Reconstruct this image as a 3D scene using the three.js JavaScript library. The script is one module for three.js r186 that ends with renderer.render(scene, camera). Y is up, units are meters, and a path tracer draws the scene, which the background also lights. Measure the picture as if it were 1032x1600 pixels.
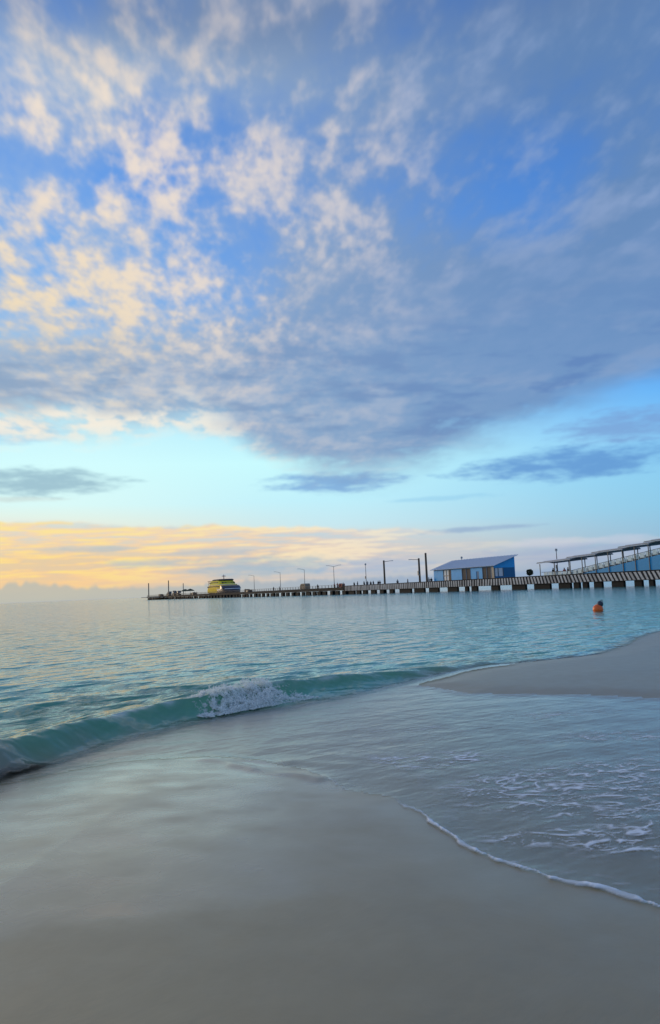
import * as THREE from 'three';
import { mergeGeometries, mergeVertices, toCreasedNormals } from 'three/addons/utils/BufferGeometryUtils.js';
import { MarchingCubes } from 'three/addons/objects/MarchingCubes.js';
import { RoundedBoxGeometry } from 'three/addons/geometries/RoundedBoxGeometry.js';

// ---------------------------------------------------------------- camera, exposure, sun
const scene = new THREE.Scene();
const renderer = new THREE.WebGLRenderer({ antialias: true });
renderer.setSize(660, 1024);
renderer.toneMapping = THREE.LinearToneMapping;
renderer.toneMappingExposure = 1.0;
renderer.shadowMap.enabled = true;
const EYE = 1.65;
const camera = new THREE.PerspectiveCamera(69.65, 660 / 1024, 0.05, 60000);
camera.position.set(0, EYE, 0);
camera.rotation.order = 'YXZ';
camera.rotation.set(THREE.MathUtils.degToRad(6.0), 0, THREE.MathUtils.degToRad(-2.46));
scene.add(camera);

const SUN_AZ = -44, SUN_EL = 8;                      // degrees right of the view's heading, above the horizon
const D2R = Math.PI / 180;
const sun = new THREE.DirectionalLight(new THREE.Color().setRGB(1, 0.74, 0.46), 1.3);
sun.position.set(Math.sin(SUN_AZ * D2R) * Math.cos(SUN_EL * D2R), Math.sin(SUN_EL * D2R), -Math.cos(SUN_AZ * D2R) * Math.cos(SUN_EL * D2R)).multiplyScalar(400);
sun.target.position.set(0, 0, -100);
sun.position.add(sun.target.position);
sun.castShadow = true; sun.shadow.radius = 34;
Object.assign(sun.shadow.camera, { left: -300, right: 300, top: 120, bottom: -60, near: 1, far: 1200 });
scene.add(sun, sun.target);

// ---------------------------------------------------------------- random numbers and noise
function rng(seed) { let s = seed >>> 0; return () => { s = (s + 0x6D2B79F5) >>> 0; let t = s; t = Math.imul(t ^ (t >>> 15), t | 1); t ^= t + Math.imul(t ^ (t >>> 7), t | 61); return ((t ^ (t >>> 14)) >>> 0) / 4294967296; }; }
const PERM = new Uint8Array(512);
{ const r = rng(77), p = Array.from({ length: 256 }, (_, i) => i); for (let i = 255; i > 0; i--) { const j = Math.floor(r() * (i + 1)); [p[i], p[j]] = [p[j], p[i]]; } for (let i = 0; i < 512; i++) PERM[i] = p[i & 255]; }
function grad3(h, x, y, z) { h &= 15; const u = h < 8 ? x : y, v = h < 4 ? y : (h === 12 || h === 14 ? x : z); return ((h & 1) ? -u : u) + ((h & 2) ? -v : v); }
function noise3(x, y, z) {
  const X0 = Math.floor(x), Y0 = Math.floor(y), Z0 = Math.floor(z); x -= X0; y -= Y0; z -= Z0;
  const X = X0 & 255, Y = Y0 & 255, Z = Z0 & 255;
  const u = x * x * x * (x * (x * 6 - 15) + 10), v = y * y * y * (y * (y * 6 - 15) + 10), w = z * z * z * (z * (z * 6 - 15) + 10);
  const A = PERM[X] + Y, AA = PERM[A] + Z, AB = PERM[A + 1] + Z, B = PERM[X + 1] + Y, BA = PERM[B] + Z, BB = PERM[B + 1] + Z;
  const l = (t, a, b) => a + t * (b - a);
  return l(w, l(v, l(u, grad3(PERM[AA], x, y, z), grad3(PERM[BA], x - 1, y, z)), l(u, grad3(PERM[AB], x, y - 1, z), grad3(PERM[BB], x - 1, y - 1, z))),
    l(v, l(u, grad3(PERM[AA + 1], x, y, z - 1), grad3(PERM[BA + 1], x - 1, y, z - 1)), l(u, grad3(PERM[AB + 1], x, y - 1, z - 1), grad3(PERM[BB + 1], x - 1, y - 1, z - 1))));
}
function fbm(x, y, z, n, gain = 0.5, lac = 2.03) { let s = 0, a = 1, t = 0; for (let i = 0; i < n; i++) { s += a * noise3(x, y, z); t += a; a *= gain; x = x * lac + 13.7; y = y * lac + 5.1; z = z * lac + 9.3; } return s / t; }
const clamp = (x, a = 0, b = 1) => x < a ? a : x > b ? b : x;
const sstep = (a, b, x) => { const t = clamp((x - a) / (b - a)); return t * t * (3 - 2 * t); };
const lerp = (a, b, t) => a + (b - a) * t;
const lin = (c) => { c /= 255; return c <= 0.04045 ? c / 12.92 : Math.pow((c + 0.055) / 1.055, 2.4); };
const RGB = (r, g, b) => [lin(r), lin(g), lin(b)];
const mixInto = (c, d, t) => { c[0] += (d[0] - c[0]) * t; c[1] += (d[1] - c[1]) * t; c[2] += (d[2] - c[2]) * t; };
// piecewise-linear curve with smoothed corners through [x, y] knots
function curve(knots) { return (x) => { if (x <= knots[0][0]) return knots[0][1]; for (let i = 1; i < knots.length; i++) if (x < knots[i][0]) { const [a, b] = [knots[i - 1], knots[i]]; return lerp(a[1], b[1], (x - a[0]) / (b[0] - a[0])); } return knots[knots.length - 1][1]; }; }

// ---------------------------------------------------------------- the dawn sky, computed for every direction (air and clouds only)
const AIR_EL = [0, 1, 3, 5, 7, 10, 14, 20, 30, 40, 90];
const AIR = [   // for each heading (degrees from the view's), the clear air's colour at those elevations
  [-180, [[165, 178, 198], [165, 178, 200], [175, 188, 212], [160, 188, 216], [150, 190, 224], [140, 182, 224], [126, 172, 222], [108, 152, 214], [86, 132, 204], [78, 122, 194], [70, 110, 182]]],
  [-105, [[180, 178, 178], [215, 195, 170], [228, 208, 178], [212, 218, 205], [198, 222, 228], [184, 218, 238], [166, 206, 238], [132, 178, 232], [96, 146, 220], [84, 132, 204], [70, 110, 182]]],
  [-41, [[196, 190, 168], [252, 214, 152], [255, 226, 150], [250, 236, 196], [228, 246, 240], [212, 250, 250], [198, 240, 250], [138, 192, 242], [104, 160, 230], [88, 136, 204], [70, 110, 182]]],
  [-20, [[188, 190, 178], [248, 206, 150], [254, 216, 144], [236, 236, 216], [218, 250, 248], [212, 253, 255], [196, 240, 252], [132, 186, 242], [98, 156, 232], [84, 132, 204], [70, 110, 182]]],
  [0, [[168, 186, 194], [196, 198, 200], [222, 214, 202], [200, 232, 240], [192, 240, 252], [198, 250, 255], [170, 228, 255], [108, 162, 230], [82, 142, 222], [76, 124, 196], [70, 110, 182]]],
  [25, [[146, 166, 192], [150, 174, 202], [150, 192, 218], [144, 202, 232], [142, 206, 240], [136, 202, 246], [98, 176, 248], [88, 150, 226], [74, 130, 208], [70, 112, 178], [70, 110, 182]]],
  [90, [[150, 168, 194], [154, 174, 202], [156, 186, 216], [148, 194, 226], [142, 196, 236], [134, 190, 238], [112, 174, 238], [94, 150, 222], [78, 130, 206], [72, 116, 184], [70, 110, 182]]],
  [180, [[165, 178, 198], [165, 178, 200], [175, 188, 212], [160, 188, 216], [150, 190, 224], [140, 182, 224], [126, 172, 222], [108, 152, 214], [86, 132, 204], [78, 122, 194], [70, 110, 182]]],
].map(([a, row]) => [a, row.map((c) => RGB(...c))]);
function air(a, e, out) {
  let i = 0; while (i < AIR.length - 2 && a > AIR[i + 1][0]) i++;
  let k = 0; while (k < AIR_EL.length - 2 && e > AIR_EL[k + 1]) k++;
  const t = sstep(0, 1, (a - AIR[i][0]) / (AIR[i + 1][0] - AIR[i][0])) * 0.5 + 0.5 * (a - AIR[i][0]) / (AIR[i + 1][0] - AIR[i][0]);
  const s = clamp((e - AIR_EL[k]) / (AIR_EL[k + 1] - AIR_EL[k]));
  const A = AIR[i][1], B = AIR[i + 1][1];
  for (let c = 0; c < 3; c++) out[c] = lerp(lerp(A[k][c], A[k + 1][c], s), lerp(B[k][c], B[k + 1][c], s), t);
}
// how much thin veil (first) and how many puffs (second) there are: [azimuth, elevation, half width, half height, amount]
const VEIL = [[-19, 16.2, 9, 1.8, 0.85], [-6, 15.5, 6, 2.2, 0.5], [-12, 18, 8, 3, 0.3], [3, 14, 10, 4.5, 0.75], [10, 19, 13, 5.5, 0.75], [20, 18, 9, 4, 0.5], [2, 24, 8, 5, 0.35], [25, 25, 6, 6, 0.4], [6, 35, 7, 6, 0.35], [22, 37, 10, 5, 0.5], [-3, 39, 7, 4, 0.5],
  [-17, 37, 6, 4, 0.4], [18, 27, 5, 5, -0.45], [9, 31, 4, 3, -0.15], [-13, 33, 3, 4, -0.35], [-19, 40, 3, 3, -0.3], [19, 15, 6, 2, 0.3]];
const PUFF = [[-20, 33, 4.5, 4.5, 0.4], [-13.5, 30, 4, 4, 0.5], [-6, 32, 4.5, 2.2, 0.5], [-3.5, 29.5, 3, 2, 0.45], [3, 26, 4, 3.5, 0.45], [-22, 23.5, 6, 2.6, 0.6], [-13, 22.7, 6.5, 1.6, 0.6], [-22, 27.5, 4, 2, 0.3], [-16, 18.5, 9, 2.5, 0.4],
  [-4, 20, 6, 3, 0.35], [4.5, 32.5, 2.5, 2.5, 0.3], [-9, 37, 5, 3, 0.1], [-1, 25, 4, 2, 0.1], [-16, 26.2, 3, 1.2, -0.25], [-3.5, 25.3, 3, 1.6, -0.2], [-22, 29.8, 4, 1.2, -0.35], [-10, 34.5, 2.5, 3, -0.25], [-2, 36, 8, 5, 0.0], [14, 29, 8, 8, -0.1], [12, 18, 10, 6, -0.05]];
const field = (list, a, e) => { let s = 0; for (let i = 0; i < list.length; i++) { const g = list[i], x = (a - g[0]) / g[2], y = (e - g[1]) / g[3], d = x * x + y * y; if (d < 9) s += g[4] * Math.exp(-d); } return s; };
const DECK_EDGE = curve([[-180, 12], [-60, 12.5], [-24, 13.2], [-15, 13.1], [-10.5, 13.8], [-8, 13.2], [-4.6, 11.2], [-2, 9.6], [2.3, 8.7], [6, 9.3], [9.4, 10.4], [14.4, 12.2], [19, 13.6], [25, 14.4], [60, 13], [180, 12]]);
const STREAKS = [   // low dark bars: azimuth, elevation, half width, half height, colour, opacity
  [-21.6, 8.6, 5.6, 0.95, RGB(146, 182, 200), 0.95], [-24, 7.4, 4, 0.22, RGB(200, 212, 208), 0.6], [0.4, 8.3, 5.2, 0.75, RGB(116, 164, 218), 0.95], [18.3, 8.5, 8.0, 1.15, RGB(92, 145, 208), 0.95], [22.5, 10.9, 5.0, 1.2, RGB(120, 154, 208), 0.8],
  [-24, 12.2, 4.6, 0.8, RGB(160, 208, 238), 0.75], [9, 6.6, 4, 0.2, RGB(140, 200, 235), 0.5], [11, 4.1, 4.5, 0.22, RGB(146, 172, 205), 0.85], [16.5, 2.75, 3.2, 0.42, RGB(205, 208, 220), 0.75], [21.5, 2.7, 2.6, 0.36, RGB(196, 205, 222), 0.7],
  [20, 1.9, 9, 0.7, RGB(158, 168, 202), 0.5], [-5, 2.0, 6, 0.9, RGB(146, 182, 206), 0.75], [3.5, 1.7, 4.5, 0.9, RGB(148, 178, 212), 0.6], [-14, 2.5, 3.2, 0.35, RGB(176, 194, 200), 0.8], [-18, 3.7, 3.4, 0.28, RGB(160, 188, 205), 0.6], [-9, 3.2, 3.4, 0.25, RGB(165, 186, 205), 0.6],
];
function skyColour(a, e, out) {
  air(a, Math.max(e, 0), out);
  const sa = Math.sin(a * D2R), ca = Math.cos(a * D2R);
  const near = Math.exp(-Math.pow((a - SUN_AZ) / 38, 2));       // nearness to the sun's heading
  // low band of streaked cloud, lit from below by the sun
  if (e < 9) {
    const wob = 0.5 * noise3(sa * 9, ca * 9, 3.1) + 0.18 * noise3(sa * 60, ca * 60, 8.8);
    const top = curve([[-180, 4], [-60, 6.6], [-24, 6.1], [-15, 5.5], [-6, 5.3], [4, 4.75], [9, 4.2], [14, 3.3], [30, 2.6], [90, 3], [180, 4]])(a) + wob;
    const amount = sstep(0, 0.35, top - e) * lerp(0.35, 1, sstep(16, 2, a) * sstep(-140, -60, a));
    if (amount > 0) {
      const n1 = fbm(sa * 6.5, ca * 6.5, e * 1.5, 4, 0.55), n2 = fbm(sa * 17 + 7, ca * 17, e * 5.0, 4, 0.6), n = n1 * 0.75 + n2 * 0.5;
      const grey = mixed(RGB(186, 188, 196), RGB(176, 186, 206), sstep(-25, 10, a)), pink = mixed(RGB(246, 204, 162), RGB(218, 200, 198), sstep(-12, 9, a)), gold = mixed(RGB(255, 226, 142), RGB(250, 230, 198), sstep(-20, 4, a));
      const c = [...grey]; mixInto(c, pink, sstep(-0.16, 0.06, n)); mixInto(c, gold, sstep(0.06, 0.3, n + 0.08 * Math.exp(-Math.pow((e - 2.9) / 0.8, 2)) + 0.1 * near));
      const low = sstep(1.0, 2.2, e + 0.3 * n1) * lerp(1, 0.35, sstep(-4, 9, a));
      mixInto(out, c, amount * (0.35 + 0.5 * sstep(-0.25, 0.25, n)) * lerp(0.35, 1, low));
      mixInto(out, gold, 0.7 * amount * Math.exp(-Math.pow((top - 0.22 - e) / 0.13, 2)) * sstep(-0.1, 0.2, noise3(sa * 40, ca * 40, 1.7)) * sstep(14, 0, a));
    }
    // haze bank on the horizon with lumpy heads
    const bank = 1.05 + 0.22 * noise3(sa * 22, ca * 22, 4.4) + 0.28 * Math.max(0, noise3(sa * 80, ca * 80, 2.2)) + 0.42 * Math.exp(-Math.pow((a + 23.5) / 0.5, 4)) + 0.4 * Math.exp(-Math.pow((a + 22.3) / 0.5, 4)) + 0.12 * noise3(sa * 160, ca * 160, e * 2) - 0.25 * sstep(-21, -18, a);
    mixInto(out, mixed(RGB(190, 190, 178), RGB(150, 172, 200), sstep(-24, 14, a)), 0.9 * sstep(-0.12, 0.22, bank - e));
  }
  // bars of dark cloud in the clear gap
  if (e < 16) {
    const w = 0.5 * fbm(sa * 9, ca * 9, e * 0.6, 3), f = fbm(sa * 26, ca * 26, e * 2.2, 4, 0.6);
    for (let i = 0; i < STREAKS.length; i++) {
      const s = STREAKS[i], x = (a - s[0]) / s[2], y = (e - s[1] + w * 0.8 * s[3] / 0.8) / s[3], d = x * x + y * y;
      if (d < 4) mixInto(out, s[4], 0.86 * s[5] * sstep(1.15, -0.1, d * 0.72 + f * 1.15));
    }
  }
  // the deck above: a thin veil with puffs
  const edge = DECK_EDGE(a) - 0.5, r = 1 / (Math.tan(Math.min(e, 89) * D2R) + 0.10), U = sa * r, V = ca * r;
  const ragged = 2.0 * fbm(sa * 7 + 3, ca * 7, e * 0.35, 4, 0.55);
  const deck = sstep(edge - 1.5, edge + 2.2, e + ragged);
  if (e > 6 && deck > 0) {
    const inFrame = Math.exp(-Math.pow(a / 60, 4)) * sstep(62, 45, e);
    const wx = 0.25 * noise3(U * 1.7, V * 1.7, 5.5), wy = 0.25 * noise3(U * 1.7, V * 1.7, 15.5);
    const big = fbm(U * 1.25 + wx, V * 1.25 + wy, 0.5, 4, 0.5);
    const mid = fbm(U * 3.6 + wx * 2, V * 3.6 + wy * 2, 2.5, 4, 0.55);
    const px = U * 15 + 3 * wx + V * 2.4, py = V * 9 + 3 * wy;
    const small = fbm(px, py, 7.5, 5, 0.5), fine = fbm(U * 38 + 3 * wx, V * 20 + 3 * wy, 3.5, 3, 0.55);
    const streaky = fbm(sa * 9 + wx, ca * 9, e * 0.75 + 0.02 * a, 5, 0.55);
    const lowDeck = sstep(22, 15, e);
    const veilBias = lerp(0.5, 0.4 + field(VEIL, a, e), inFrame), puffBias = lerp(0.1, 0.06 + 0.85 * field(PUFF, a, e), inFrame);
    const veil = clamp(sstep(-0.2, 0.95, veilBias + 0.55 * big + 0.45 * mid + 0.35 * small + 0.12 * fine + 0.5 * lowDeck * streaky) * 1.05);
    const dens = puffBias + 1.05 * small + 0.5 * mid + 0.5 * fine - 0.12;
    const calm = sstep(-7, 3, a) * sstep(27, 22, e) * inFrame;       // ahead and to the right the deck is an even veil
    const puff = sstep(-0.28, 0.8, lerp(dens - 0.1 * calm, dens * 0.4 + 1.0 * streaky + 0.1, Math.max(lowDeck, 0.6 * calm))) * (1 - 0.45 * calm);
    // light from the low sun on the left: the side of a puff that faces it is brighter
    const lit = clamp(0.55 + 1.5 * (small - fbm(px - 0.22, py + 0.1, 7.5, 3, 0.55)) + 0.7 * mid + 0.6 * small + 0.25 * puff);
    const x = sstep(-26, 22, a), up = sstep(14, 36, e);
    const vc = mixed(mixed(RGB(172, 192, 214), RGB(146, 172, 203), sstep(0.35, 0.95, veil) * (1 - up)), mixed(RGB(112, 147, 192), RGB(98, 133, 180), up), x);
    mixInto(vc, RGB(104, 128, 166), 0.8 * sstep(35, 41, e + 2 * big));
    mixInto(vc, RGB(204, 206, 214), 0.5 * sstep(0.0, 0.4, mid + 0.2 * small) * (1 - x * 0.75) * (1 - 0.6 * up));
    mixInto(vc, mixed(RGB(138, 160, 190), RGB(96, 130, 184), x), 0.8 * lowDeck * sstep(0.05, -0.28, streaky + 0.25 * mid));
    mixInto(out, vc, deck * veil * 0.94);
    mixInto(out, RGB(150, 172, 212), 0.4 * deck * sstep(0.0, 0.42, 0.6 * small + 0.5 * mid + 0.25 * big + 0.04) * sstep(-4, 8, a) * sstep(20, 26, e));
    const pc = mixed(mixed(RGB(252, 232, 208), RGB(222, 214, 214), sstep(-14, 8, a)), RGB(138, 164, 206), sstep(2, 16, a));
    mixInto(pc, RGB(255, 226, 168), 0.95 * near * sstep(32, 20, e) * sstep(-5, -18, a));
    const ps = mixed(RGB(196, 202, 214), RGB(134, 162, 204), x);
    mixInto(pc, ps, 0.85 * (1 - lit)); mixInto(pc, RGB(146, 160, 188), 0.55 * sstep(34, 41, e));
    mixInto(out, pc, deck * puff * lerp(0.82, 0.55, x) * lerp(1, 0.6, lowDeck));
    // the deck's lower rim catches the light
    const rim = Math.exp(-Math.pow((e + ragged - edge - 0.3) / 1.1, 2)) * sstep(0, -14, a) * sstep(-0.3, 0.3, mid + small);
    mixInto(out, RGB(255, 242, 222), 0.8 * rim);
  }
}
function mixed(a, b, t) { return [lerp(a[0], b[0], t), lerp(a[1], b[1], t), lerp(a[2], b[2], t)]; }
{
  const W = 4096, H = 2048, data = new Float32Array(W * H * 4), c = [0, 0, 0];
  for (let j = 0; j < H; j++) {
    const e = ((j + 0.5) / H - 0.5) * 180;
    for (let i = 0; i < W; i++) {
      const k = (j * W + i) * 4, phi = ((i + 0.5) / W - 0.5) * 2 * Math.PI;             // atan2(z, x)
      const a = Math.atan2(Math.cos(phi), -Math.sin(phi)) / D2R;                        // heading, right of -z
      const step = e < -0.5 ? 64 : e > 52 || Math.abs(a) > 50 ? 4 : e > 42 || Math.abs(a) > 32 ? 2 : 1;   // the same sky, sampled more coarsely towards the back
      if (step > 1 && j % step) data.copyWithin(k, k - W * 4, k - W * 4 + 4);
      else if (step > 1 && i % step) data.copyWithin(k, k - 4, k);
      else { skyColour(a, Math.max(e, -0.2), c); data[k] = c[0]; data[k + 1] = c[1]; data[k + 2] = c[2]; data[k + 3] = 1; }
    }
  }
  const sky = new THREE.DataTexture(data, W, H, THREE.RGBAFormat, THREE.FloatType);
  sky.mapping = THREE.EquirectangularReflectionMapping; sky.magFilter = THREE.LinearFilter; sky.minFilter = THREE.LinearFilter; sky.needsUpdate = true; sky.name = 'sky';
  scene.background = sky; scene.environment = sky;
}

// ---------------------------------------------------------------- helpers for things and parts
const used = new Map();
function numbered(name) { const n = used.get(name) ?? 0; used.set(name, n + 1); return n ? `${name}_${String(n).padStart(3, '0')}` : name; }
function place(o) { o.traverse((m) => { if (m.isMesh) { m.castShadow = true; m.receiveShadow = true; } }); scene.add(o); return o; }
function tag(o, label, category, group) { o.userData = { ...o.userData, label, category }; if (group) o.userData.group = group; return o; }
function thing(name, label, category, group) { const o = new THREE.Group(); o.name = numbered(name); return tag(o, label, category, group); }
function part(parent, name, geometry, material) { const m = new THREE.Mesh(geometry, material); m.name = name; m.castShadow = m.receiveShadow = true; parent.add(m); return m; }
const box = (w, h, d, x = 0, y = 0, z = 0) => new THREE.BoxGeometry(w, h, d).translate(x, y, z);
const rbox = (w, h, d, r, x = 0, y = 0, z = 0) => new RoundedBoxGeometry(w, h, d, 2, r).translate(x, y, z);
const rod = (x0, y0, z0, x1, y1, z1, r0, r1 = r0, n = 8) => {
  const a = new THREE.Vector3(x0, y0, z0), b = new THREE.Vector3(x1, y1, z1), d = b.clone().sub(a), g = new THREE.CylinderGeometry(r1, r0, d.length(), n);
  g.applyQuaternion(new THREE.Quaternion().setFromUnitVectors(new THREE.Vector3(0, 1, 0), d.normalize())); const m = a.add(b).multiplyScalar(0.5); return g.translate(m.x, m.y, m.z);
};
const merged = (list) => mergeGeometries(list.map((g) => (g.index ? g.toNonIndexed() : g)).map((g) => { for (const k of Object.keys(g.attributes)) if (!['position', 'normal', 'uv'].includes(k)) g.deleteAttribute(k); return g; }));

// ---------------------------------------------------------------- the shore in plan: x to the right, d away from the camera's foot (d = -z)
// waterline of the near beach (its swash front), the spit of sand on the right, and the edge of the sea proper
const BEACH = [[20, -16], [7, -2], [4, 1.25], [2.6, 2.8], [1.56, 3.87], [1.36, 4.11], [1.19, 4.24], [0.97, 4.48], [0.80, 4.76], [0.69, 5.08], [0.65, 5.22], [0.59, 5.5], [0.37, 5.97], [0.05, 6.25], [-0.31, 6.97], [-0.83, 7.45], [-1.4, 7.72], [-2.2, 7.7], [-2.9, 7.15], [-4.2, 5.9], [-7, 3.4], [-14, -3], [-40, -28], [-40, -80], [20, -80]];
const SPIT = [[1.0, 12.4], [1.23, 12.78], [2.07, 14.0], [3.6, 15.39], [5.15, 16.11], [5.87, 16.56], [7.2, 18.4], [8.32, 20.43], [9.78, 22.46], [14, 27], [24, 35], [45, 48], [90, 70], [300, 150], [300, -300], [30, -24], [22, -10], [14, 0], [9, 5.5], [6, 8.4], [4.19, 9.81], [3.29, 10.41], [2.49, 10.77], [1.81, 11.1], [1.27, 12.1]];
const SEA = [[-30000, -25000], [-60, -45], [-14, -2.5], [-7, 3.7], [-4.2, 6.15], [-3.3, 7.0], [-3.0, 7.6], [-2.7, 8.3], [-2.3, 9.1], [-1.8, 9.85], [-1.15, 10.45], [-0.27, 11.1], [0.55, 11.95], [1.0, 12.5], [1.23, 12.78], [2.07, 14.0], [3.6, 15.39], [5.15, 16.11], [5.87, 16.56], [7.2, 18.4], [8.32, 20.43], [9.78, 22.46], [14, 27], [24, 35], [45, 48], [90, 70], [300, 150], [40000, 16000], [40000, 60000], [-40000, 60000]];
const CREST = [[-9, 2.3], [-6.5, 4.5], [-5, 5.85], [-4.2, 6.6], [-3.6, 7.35], [-3.28, 8.2], [-3.03, 8.9], [-2.7, 9.66], [-2.33, 10.2], [-1.82, 10.76], [-1.23, 11.35], [-0.49, 12.15], [0.37, 13.0], [1.4, 13.9], [2.6, 15.0], [4.2, 16.2]];
function polyDist(P, x, d, closed) {                   // signed distance: positive inside a closed outline, or on the left of an open line
  let best = 1e18, sign = 1, inside = false, along = 0;
  for (let i = closed ? 0 : 1, j = closed ? P.length - 1 : 0; i < P.length; j = i++) {
    const ax = P[j][0], ad = P[j][1], bx = P[i][0] - ax, bd = P[i][1] - ad, l = bx * bx + bd * bd, t = clamp(((x - ax) * bx + (d - ad) * bd) / l);
    const ex = x - ax - t * bx, ed = d - ad - t * bd, q = ex * ex + ed * ed;
    if (q < best) { best = q; along = j + t; sign = bx * (d - ad) - bd * (x - ax) >= 0 ? 1 : -1; }
    if (closed && (P[i][1] > d) !== (ad > d) && x < ax + (bx * (d - ad)) / bd) inside = !inside;
  }
  return [Math.sqrt(best) * (closed ? (inside ? 1 : -1) : sign), along];
}
const dBeach = (x, d) => polyDist(BEACH, x, d, true)[0] + 0.035 * noise3(x * 3.1, d * 3.1, 2) + 0.014 * noise3(x * 13, d * 13, 4);
const dSpit = (x, d) => polyDist(SPIT, x, d, true)[0] + 0.12 * noise3(x * 0.9, d * 0.9, 7);
const dSea = (x, d) => polyDist(SEA, x, d, true)[0];
const RIDGES = [[[[-1.42, 7.7], [-1.15, 7.45], [-0.79, 7.08], [-0.4, 6.85], [-0.2, 6.65]], 0.017], [[[-1.35, 7.85], [-0.95, 7.55], [-0.5, 7.35]], 0.012], [[[-0.7, 7.6], [-0.3, 7.3], [0.1, 7.1]], 0.009]];   // low folds left by the wash
function sandHeight(x, d, b = dBeach(x, d), s = dSpit(x, d), w = dSea(x, d)) {
  let h = b > 0 ? 0.03 * Math.min(b, 9) + 0.008 * Math.max(0, b - 9) : -0.022 * (1 - Math.exp(b / 0.35));
  h += s > 0 ? 0.05 * sstep(-0.05, 1.0, s) + 0.015 * Math.min(s, 30) : 0;
  if (w > 0) h -= Math.min(2.6, 0.09 * w) * sstep(0, 0.6, w) + 0.01;
  if (x > -2.2 && x < 0.3 && d > 6.3 && d < 8.2) for (const [line, k] of RIDGES) h += k * Math.exp(-Math.pow((polyDist(line, x, d, false)[0] + 0.03 * noise3(x * 5, d * 5, 3)) / 0.075, 2)) * sstep(-0.4, 0.2, noise3(x * 2.5, d * 2.5, 40) + 0.25);
  return h + 0.008 * fbm(x * 0.55, d * 0.55, 1, 3) + 0.0015 * noise3(x * 3, d * 3, 6);
}
// a grid round the camera's foot, finer close by; rows at the given distances, columns at the given headings (degrees)
function polarGrid(rs, as, keep, at) {
  const n = as.length, pos = new Float32Array(rs.length * n * 3), uv = new Float32Array(rs.length * n * 2), col = new Float32Array(rs.length * n * 4), ok = new Uint8Array(rs.length * n);
  rs.forEach((r, j) => as.forEach((a, i) => {
    const k = j * n + i, x = Math.sin(a * D2R) * r, d = Math.cos(a * D2R) * r;
    const v = at(x, d, r);                              // [height, r, g, b, alpha] or null
    if (!v) return;
    ok[k] = 1; pos.set([x, v[0], -d], k * 3); uv.set([x, d], k * 2); col.set(v.slice(1), k * 4);
  }));
  const index = [];
  for (let j = 0; j + 1 < rs.length; j++) for (let i = 0; i + 1 < n; i++) {
    const a = j * n + i, b = a + 1, c = a + n, e = c + 1;
    if (ok[a] && ok[b] && ok[c] && ok[e] && keep(col, a, b, c, e)) index.push(a, b, e, a, e, c);
  }
  const g = new THREE.BufferGeometry();
  g.setAttribute('position', new THREE.BufferAttribute(pos, 3)); g.setAttribute('uv', new THREE.BufferAttribute(uv, 2)); g.setAttribute('color', new THREE.BufferAttribute(col, 4));
  g.setIndex(new THREE.BufferAttribute(new Uint32Array(index), 1)); g.computeVertexNormals();
  return g;
}
const spaced = (from, to, ratio) => { const out = []; for (let r = from; r < to; r *= ratio) out.push(r); out.push(to); return out; };
const even = (from, to, step) => Array.from({ length: Math.round((to - from) / step) + 1 }, (_, i) => from + i * step);

// ---------------------------------------------------------------- textures
function floatTexture(n, f, repeat) {
  const data = new Float32Array(n * n * 4);
  for (let j = 0; j < n; j++) for (let i = 0; i < n; i++) { const v = f(i / n, j / n); data.set(typeof v === 'number' ? [v, v, v, 1] : [...v, 1], (j * n + i) * 4); }
  const t = new THREE.DataTexture(data, n, n, THREE.RGBAFormat, THREE.FloatType);
  t.wrapS = t.wrapT = THREE.RepeatWrapping; t.magFilter = THREE.LinearFilter; t.minFilter = THREE.LinearFilter; t.repeat.set(repeat, repeat); t.needsUpdate = true; return t;
}
function rippleTexture(n, tile, seed, lo, hi, count, spread, slope) {   // the slopes of a sum of waves that tiles
  const r = rng(seed), waves = [];
  while (waves.length < count) {
    const k = lo * Math.pow(hi / lo, r()), th = -0.7 + (r() + r() + r() - 1.5) * spread, kx = Math.round(k * Math.cos(th)), ky = Math.round(k * Math.sin(th)), m = Math.hypot(kx, ky);
    if (m > 0) waves.push([kx, ky, r() * 6.283, Math.pow(m, -1.15)]);
  }
  const rms = Math.sqrt(waves.reduce((s, w) => s + (w[3] * w[3] * (w[0] * w[0] + w[1] * w[1])) / 2, 0));   // slopes scaled to a mean of 1, then to the one asked for
  return floatTexture(n, (u, v) => { let a = 0, b = 0; for (const [kx, ky, p, m] of waves) { const c = m * Math.cos(6.2831853 * (kx * u + ky * v) + p); a += kx * c; b += ky * c; } const x = -a / rms * slope, y = -b / rms * slope, l = Math.sqrt(1 + x * x + y * y); return [0.5 + x / l / 2, 0.5 + y / l / 2, 0.5 + 0.5 / l]; }, 1 / tile);
}
const sandTint = floatTexture(512, (u, v) => {
  const t = (f, z, o) => { const A = 6.2831853 * u, B = 6.2831853 * v; return fbm(Math.cos(A) * f + 20, Math.sin(A) * f + Math.cos(B) * f, Math.sin(B) * f + z, o); };
  const m = 1 + 0.10 * t(1.1, 3, 4) + 0.06 * t(9, 5, 3);
  return [0.30 * m, 0.21 * m, 0.088 * m];
}, 1 / 7);
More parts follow.
